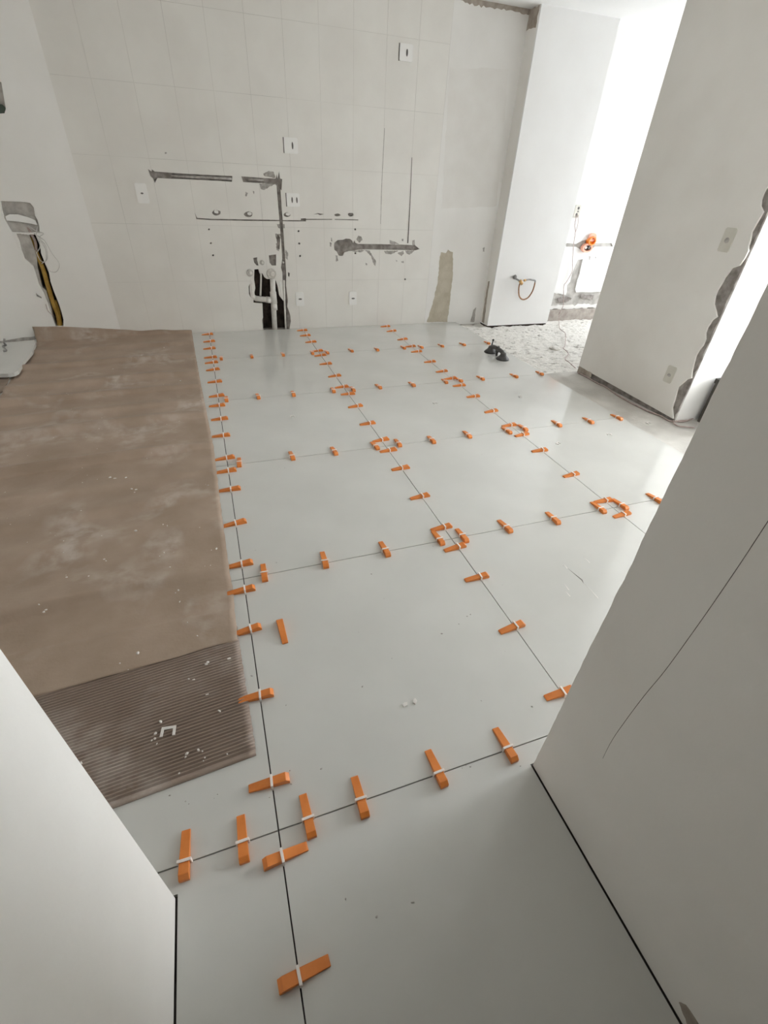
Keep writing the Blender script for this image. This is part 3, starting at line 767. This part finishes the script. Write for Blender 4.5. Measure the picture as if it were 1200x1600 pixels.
def cap(u, v, r, d0, d1, name='cap'):
    a, b = BW.px(u, v)
    bm = bmesh.new()
    P = [BW.pt(a, b, d) for d in (d1, d0 + .004, d0)]
    tube(bm, P, r, 20, [r, r, r * .86])
    for vv in bm.verts: vv.co -= dp.location
    c = obj(name, bm, M['pvc_grey'], dp)
    bm = bmesh.new(); tube(bm, [BW.pt(a + r * .25, b, d0 + .001), BW.pt(a + r * .25, b, d0 - .012)], r * .45, 14)
    for vv in bm.verts: vv.co -= dp.location
    obj('cap_nub', bm, M['pvc'], c)
cap(424, 427.5, .045, -.012, .03); cap(390.5, 426, .030, -.012, .03); cap(409.5, 410, .021, -.006, .02); cap(442.8, 410, .009, -.004, .014)
pp_obj('thin_tube', [(407.8, 424, .018), (407.6, 440, .018), (407, 462, .02)], .009, seg=10)
pp_obj('thin_tube', [(443.5, 438, .008), (444.5, 470, .006), (446.5, 514, .004)], .0085, seg=10)
pp_obj('filler_strip', [(437.2, 440, .01), (439.5, 461, .01)], .013, 'plaster', seg=8)

# ================================================================== CABLES AND CONDUIT ON THE LEFT
def lwp(x, y, d): return LW.at(x / 6.155, 300 + y / 6.155, d)
yc = empty('yellow_conduit', lwp(570, 1290, .03)); tag(yc, 'yellow flexible conduit in the opened trench of the left wall', 'conduit')
def add(name, pts, r, material, root, seg=8, n=6):
    bm = tube(bmesh.new(), smooth_path(pts, n), r, seg)
    for v in bm.verts: v.co -= root.location
    return obj(name, bm, M[material], root, True)
add('conduit_tube', [lwp(300, 430, .05), lwp(345, 570, .04), lwp(410, 730, .03), lwp(455, 880, .03), lwp(505, 1050, .03), (lwp(555, 1180, .03)), lwp(575, 1290, .03)], .017, 'yellow', yc, 12)
add('conduit_tube', [lwp(530, 1040, .04), lwp(565, 1150, .035), lwp(590, 1290, .04)], .011, 'yellow', yc, 10)
add('cable_bundle', [lwp(260, 330, .03), lwp(300, 400, .02), lwp(340, 480, .02), lwp(350, 560, .03)], .010, 'wire', yc, 8)
ws = empty('loose_wires', lwp(400, 600, 0)); tag(ws, 'tangle of pale loose wires hanging from the left wall trench', 'wires')
add('wire', [lwp(340, 560, .01), lwp(390, 660, -.03), lwp(440, 660, -.05), lwp(440, 560, -.05), lwp(390, 470, -.03), lwp(330, 400, .0)], .0028, 'wire_white', ws, 6)
add('wire', [lwp(360, 420, .0), lwp(430, 470, -.05), lwp(500, 590, -.08), lwp(570, 690, -.09), lwp(545, 765, -.08), lwp(480, 760, -.05), lwp(440, 700, -.02)], .0022, 'wire_white', ws, 6)
add('wire', [lwp(270, 320, .0), lwp(340, 370, -.02), lwp(420, 400, -.02), lwp(380, 440, -.02), lwp(440, 520, -.05), lwp(455, 640, -.05), lwp(400, 690, -.02)], .0025, 'wire_white', ws, 6)
add('wire', [lwp(360, 330, .0), lwp(350, 420, -.01), lwp(385, 520, -.02), lwp(350, 590, .01)], .003, 'wire_white', ws, 6)
add('wire', [lwp(440, 1080, -.004), lwp(460, 1140, -.01), lwp(500, 1180, .0), lwp(530, 1200, .02)], .0022, 'wire', ws, 6)
bm = slab(bmesh.new(), LW, [LW.px(x / 6.155, 300 + y / 6.155) for x, y in [(50, 235), (90, 215), (170, 215), (260, 240), (335, 270), (360, 318), (300, 305), (180, 285), (65, 275)]], [], .0, .012)
tag(obj('white_strap', bm, M['white_plastic']), 'white curved plastic strip across the box of the left trench', 'strip')

# ================================================================== GAS HOSE ON THE COLUMN
gh = empty('gas_hose', CF.at(805, 434, 0)); tag(gh, 'copper coloured gas hose loop with brass nut on the white column', 'hose')
def cadd(name, pts, r, material, seg=10, n=6):
    P = [CF.at(u, v, d) for u, v, d in pts]
    bm = tube(bmesh.new(), smooth_path(P, n) if n else P, r, seg)
    for v in bm.verts: v.co -= gh.location
    return obj(name, bm, M[material], gh, True)
cadd('wall_outlet', [(804.5, 432, .004), (804.5, 433.5, -.02)], .020, 'steel', 14, 0)
cadd('stub_pipe', [(804, 434.5, -.015), (808, 436.5, -.03), (812, 439, -.05)], .0085, 'steel')
nut = cadd('brass_nut', [(812.3, 438.3, -.05), (815.5, 444, -.052)], .0175, 'brass', 6, 0)
cadd('hose', [(812, 443, -.05), (810.5, 452, -.045), (811.5, 463, -.04), (817, 468, -.04), (825, 465, -.045), (831.5, 456, -.05), (835, 446, -.055), (836, 440.5, -.055)], .0075, 'hose')
cadd('hose_elbow', [(836, 442, -.055), (836, 438.5, -.055), (832, 437.6, -.055), (827, 436.8, -.05), (821, 437.8, -.05)], .0085, 'steel')
cadd('end_nut', [(821.5, 437.6, -.05), (818.5, 438.4, -.05)], .012, 'brass', 6, 0)

# ================================================================== ORANGE JUNCTION BOX, CABLE
jb = empty('junction_box', AL.at(918, 382, 0)); tag(jb, 'orange and amber plastic electrical box in the alcove wall trench', 'junction box')
def jadd(name, outer, hs, d0, d1, material):
    bm = slab(bmesh.new(), AL, outer, hs, d0, d1)
    for v in bm.verts: v.co -= jb.location
    return obj(name, bm, M[material], jb)
c = AL.px(922, 376); q = AL.px(915, 387)
jadd('lid', ngon((c[0] + .005, c[1] + .035), .05, .042, 16), [], -.028, -.008, 'box_pink')
bx = jadd('box_shell', ngon((c[0], c[1]), .052, .046, 8), [ngon((c[0], c[1]), .040, .034, 8)], -.045, .01, 'box_orange')
jadd('box_back', ngon((c[0], c[1]), .041, .035, 8), [], -.012, .01, 'box_yellow')
jadd('ring', ngon((q[0], q[1]), .068, .045, 20), [ngon((q[0], q[1]), .048, .028, 20)], -.038, .004, 'box_pink')
jadd('cable_gland', ngon((q[0] + .02, q[1] + .004), .014, .018, 10), [], -.042, .004, 'slot')
jadd('conduit_mouth', ngon((q[0] - .018, q[1] + .004), .016, .014, 10), [], -.03, .004, 'white_plastic')

cab = empty('power_cable', AL.at(890, 470, -.02)); tag(cab, 'thin pinkish cable from the alcove socket across the floor to partition foot', 'cable')
def kadd(name, P, r, material='wire', n=6, seg=6):
    bm = tube(bmesh.new(), smooth_path(P, n), r, seg)
    for v in bm.verts: v.co -= cab.location
    return obj(name, bm, M[material], cab, True)
zr = -.02
wallp = [AL.at(u, v, d) for u, v, d in [(901, 336, -.012), (898, 352, -.03), (899, 362, -.02), (896, 385, -.02), (894.5, 410, -.02), (894, 424, -.02), (885.5, 440, -.02), (881, 447, -.03), (880.5, 468, -.03), (879.5, 479, -.055), (873.5, 492, -.06)]]
floorp = [FL.at(u, v, .012) for u, v in [(873.5, 503), (875, 514), (883, 520.5), (883.5, 532), (882.5, 541), (880, 544), (888, 552), (883, 561), (889, 566), (899, 575)]]
kadd('cable_run', wallp + floorp, .0038)
kadd('cable_run', [AL.at(u, v, d) for u, v, d in [(903, 336, -.012), (903, 350, -.025), (899.5, 362, -.02)]], .003)
basep = [PT.at(u, v, -.012) for u, v in [(905, 576)]] + [FL.at(u, v, .012) for u, v in [(917, 586), (935, 598), (950, 603), (968, 618), (990, 630), (1012, 641), (1040, 648), (1056, 656), (1075, 656), (1083, 652)]]
for p_ in basep: p_.z = ZB + .008; p_.x = min(p_.x, XP - .008) if p_.y > PY0 else p_.x
kadd('cable_run', basep, .005)
coil = [FL.at(u, v, .015) for u, v in [(1083, 654), (1066, 659), (1052, 657), (1056, 664), (1070, 667), (1085, 668)]]
kadd('cable_coil', coil, .0045)
# mortar lump by the cable
bm = bmesh.new(); bmesh.ops.create_icosphere(bm, subdivisions=3, radius=.045)
for v in bm.verts:
    v.co *= 1 + .35 * noise.noise(v.co * 25); v.co.z *= .5; v.co.x *= 1.3
ml = obj('mortar_lump', bm, M['rough_floor'], smooth=True); ml.location = FL.at(868, 541, .0); ml.location.z = -.02
tag(ml, 'pale lump of dried mortar on the chipped floor beside the cable', 'mortar')

# ================================================================== CRATE BEYOND THE PARTITION EDGE
cr0 = empty('storage_crate', (3.42, 1.50, ZB)); tag(cr0, 'dark crate on the floor behind the corridor wall edge', 'crate')
bm = bmesh.new()
box(bm, -.20, .20, -.15, .15, .004, .02); box(bm, -.20, .20, -.15, -.138, .02, .31); box(bm, -.20, .20, .138, .15, .02, .31)
box(bm, -.20, -.188, -.138, .138, .02, .31); box(bm, .188, .20, -.138, .138, .02, .31)
obj('crate_body', bm, M['crate'], cr0)
bm = bmesh.new()
box(bm, -.208, .208, -.158, -.146, .285, .318, bevel=.003); box(bm, -.208, .208, .146, .158, .285, .318, bevel=.003)
box(bm, -.208, -.196, -.146, .146, .285, .318, bevel=.003); box(bm, .196, .208, -.146, .146, .285, .318, bevel=.003)
obj('crate_rim', bm, M['crate'], cr0)

# ================================================================== SMALL DEBRIS
def shard(u, v, pts, label, z=0.0, h=.002, cat='plastic shard', name='broken_clip', rz=0, group=None, scale=1.0):
    c = FL.at(u, v, -z)
    bm = slab(bmesh.new(), Plane((0, 0, 0), (1, 0, 0), (0, 1, 0), (0, 0, -1)), [(x * scale, y * scale) for x, y in pts], [], -h, 0)
    o = obj(name, bm, M['shard']); o.location = (c.x, c.y, z); o.rotation_euler = (0, 0, rz)
    return tag(o, label, cat, group)
U = [(-.020, -.014), (-.013, -.014), (-.012, .006), (.012, .006), (.013, -.014), (.020, -.014), (.019, .014), (-.019, .014)]
shard(263, 1143, U, 'snapped white clip arch lying on the ribbed cardboard', .0085, .003, rz=math.radians(-8), scale=1.0)
Q = [(-.012, -.006), (.004, -.008), (.012, .002), (.002, .007), (-.009, .005)]
for u, v, lab, rz in [(633, 1101, 'left one of two pale crumbs lying on large near tile', .3), (648, 1096, 'right one of two pale crumbs lying on large near tile', .9)]:
    shard(u, v, [(x * .8, y * .8) for x, y in Q], lab, .0002, .004, 'crumb', 'plaster_crumb', rz)
for u, v, lab, rz in [(680, 630, 'snapped clip piece on the tile behind the middle cross joint', .2), (872, 693, 'snapped clip piece on the tile right of the middle cross joint', .5), (952, 679, 'snapped clip piece on tile near the bare floor edge', -.5), (813, 620, 'snapped clip piece on the tile in front of the suction lifter', 1.1),
                      (1013, 661, 'snapped clip piece on bare screed beside partition', .2), (457, 651, 'small snapped clip piece on the tile nearest the cardboard', .2)]:
    shard(u, v, [(x * .8, y * .8) for x, y in U], lab, .0002 if u < 1000 else ZB + .003, .003, rz=rz)
for k, pl in enumerate(([(880, 880), (887, 888), (886, 889)], [(887, 888), (910, 906), (912, 912), (909, 907)], [(912, 910), (934, 933), (935, 936)], [(912, 870), (922, 879), (921, 880)], [(881, 911), (890, 922), (888, 922)], [(882, 922), (892, 932), (890, 932)])):
    slabobj('scratch', FL, FL.poly(pl), [], -.0003, .0005, M['crack'] if k == 1 else M['shard'], floor)
# crumbs nobody could count
def crumbs(name, label, spots, material, parent=None):
    bm = bmesh.new()
    for (x, y, z, r) in spots:
        rr = bmesh.ops.create_icosphere(bm, subdivisions=1, radius=r)
        sx, sy, a = R.uniform(.7, 1.7), R.uniform(.6, 1.2), R.uniform(0, 3.14)
        for v in rr['verts']:
            c0 = v.co * (1 + R.uniform(-.3, .3)); c0.x *= sx; c0.y *= sy; c0.z *= .6
            v.co = Vector((x + c0.x * math.cos(a) - c0.y * math.sin(a), y + c0.x * math.sin(a) + c0.y * math.cos(a), z + c0.z + r * .25))
    o = obj(name, bm, M[material]); tag(o, label, 'debris', kind='stuff'); return o
sp = []
for u, v, r in [(251, 1128, .006), (243, 1146, .005), (242, 1154, .004), (237, 1157, .003), (245, 1162, .003), (310, 1172, .004), (316, 1174, .004), (292, 1178, .005), (290, 1183, .004), (343, 1111, .005), (358, 1029, .005), (325, 1035, .006), (322, 1038, .004), (303, 1062, .004), (295, 1061, .003), (320, 1184, .003), (318, 1189, .003), (127, 1192, .004), (324, 1085, .004), (355, 1178, .003), (280, 1208, .003)]:
    p_ = FL.at(u, v, -.008); sp.append((p_.x, p_.y, .0075, r * .8))
for u, v, r in [(172, 746, .010), (180, 748, .007), (197, 747, .008), (205, 762, .008), (212, 763, .006), (255, 821, .005), (165, 875, .006), (162, 872, .005), (213, 832, .008), (266, 888, .005), (249, 868, .004), (256, 862, .004), (69, 957, .007), (73, 955, .006), (65, 952, .005), (104, 902, .006), (278, 920, .005), (280, 938, .005), (293, 972, .004), (215, 1020, .007), (308, 993, .004), (338, 856, .006), (330, 858, .003), (325, 758, .005), (262, 823, .004), (329, 884, .004), (187, 1036, .004), (200, 1046, .003), (222, 557, .008), (176, 575, .006), (256, 542, .008), (282, 594, .009)]:
    p_ = FL.at(u, v, -.012); sp.append((p_.x, p_.y, card_z(p_.x, p_.y), r * .7))
for _ in range(60):
    x, y = R.uniform(-1.1, -.1), R.uniform(.75, 3.2); sp.append((x, y, card_z(x, y), R.uniform(.0012, .0028)))
crumbs('plaster_crumbs', 'pale plaster crumbs scattered over the brown cardboard', sp, 'shard')
sp = []
for u, v in [(560, 988), (515, 850), (447, 1102), (752, 1095), (690, 990), (730, 963), (735, 960), (717, 975), (785, 914), (600, 935), (566, 1073), (300, 1207), (265, 1243), (290, 1252), (295, 1256), (335, 1247), (340, 1241), (421, 1246), (455, 1225), (453, 1204), (502, 1201), (728, 1196), (735, 1198), (722, 1200), (831, 1104), (813, 1197), (928, 818), (880, 884), (753, 710), (702, 500 + 15), (523, 533), (383, 760), (394, 990), (393, 1056), (399, 860), (432, 879), (580, 897), (588, 1433), (540, 1405), (645, 1410)]:
    p_ = FL.at(u, v); sp.append((p_.x, p_.y, -.0005, R.uniform(.0014, .003)))
for _ in range(50):
    sp.append((R.uniform(.05, 2.6), R.uniform(.05, 3.6), -.0005, R.uniform(.0008, .0018)))
crumbs('mortar_specks', 'dark mortar specks scattered over the white floor tiles', sp, 'smear')
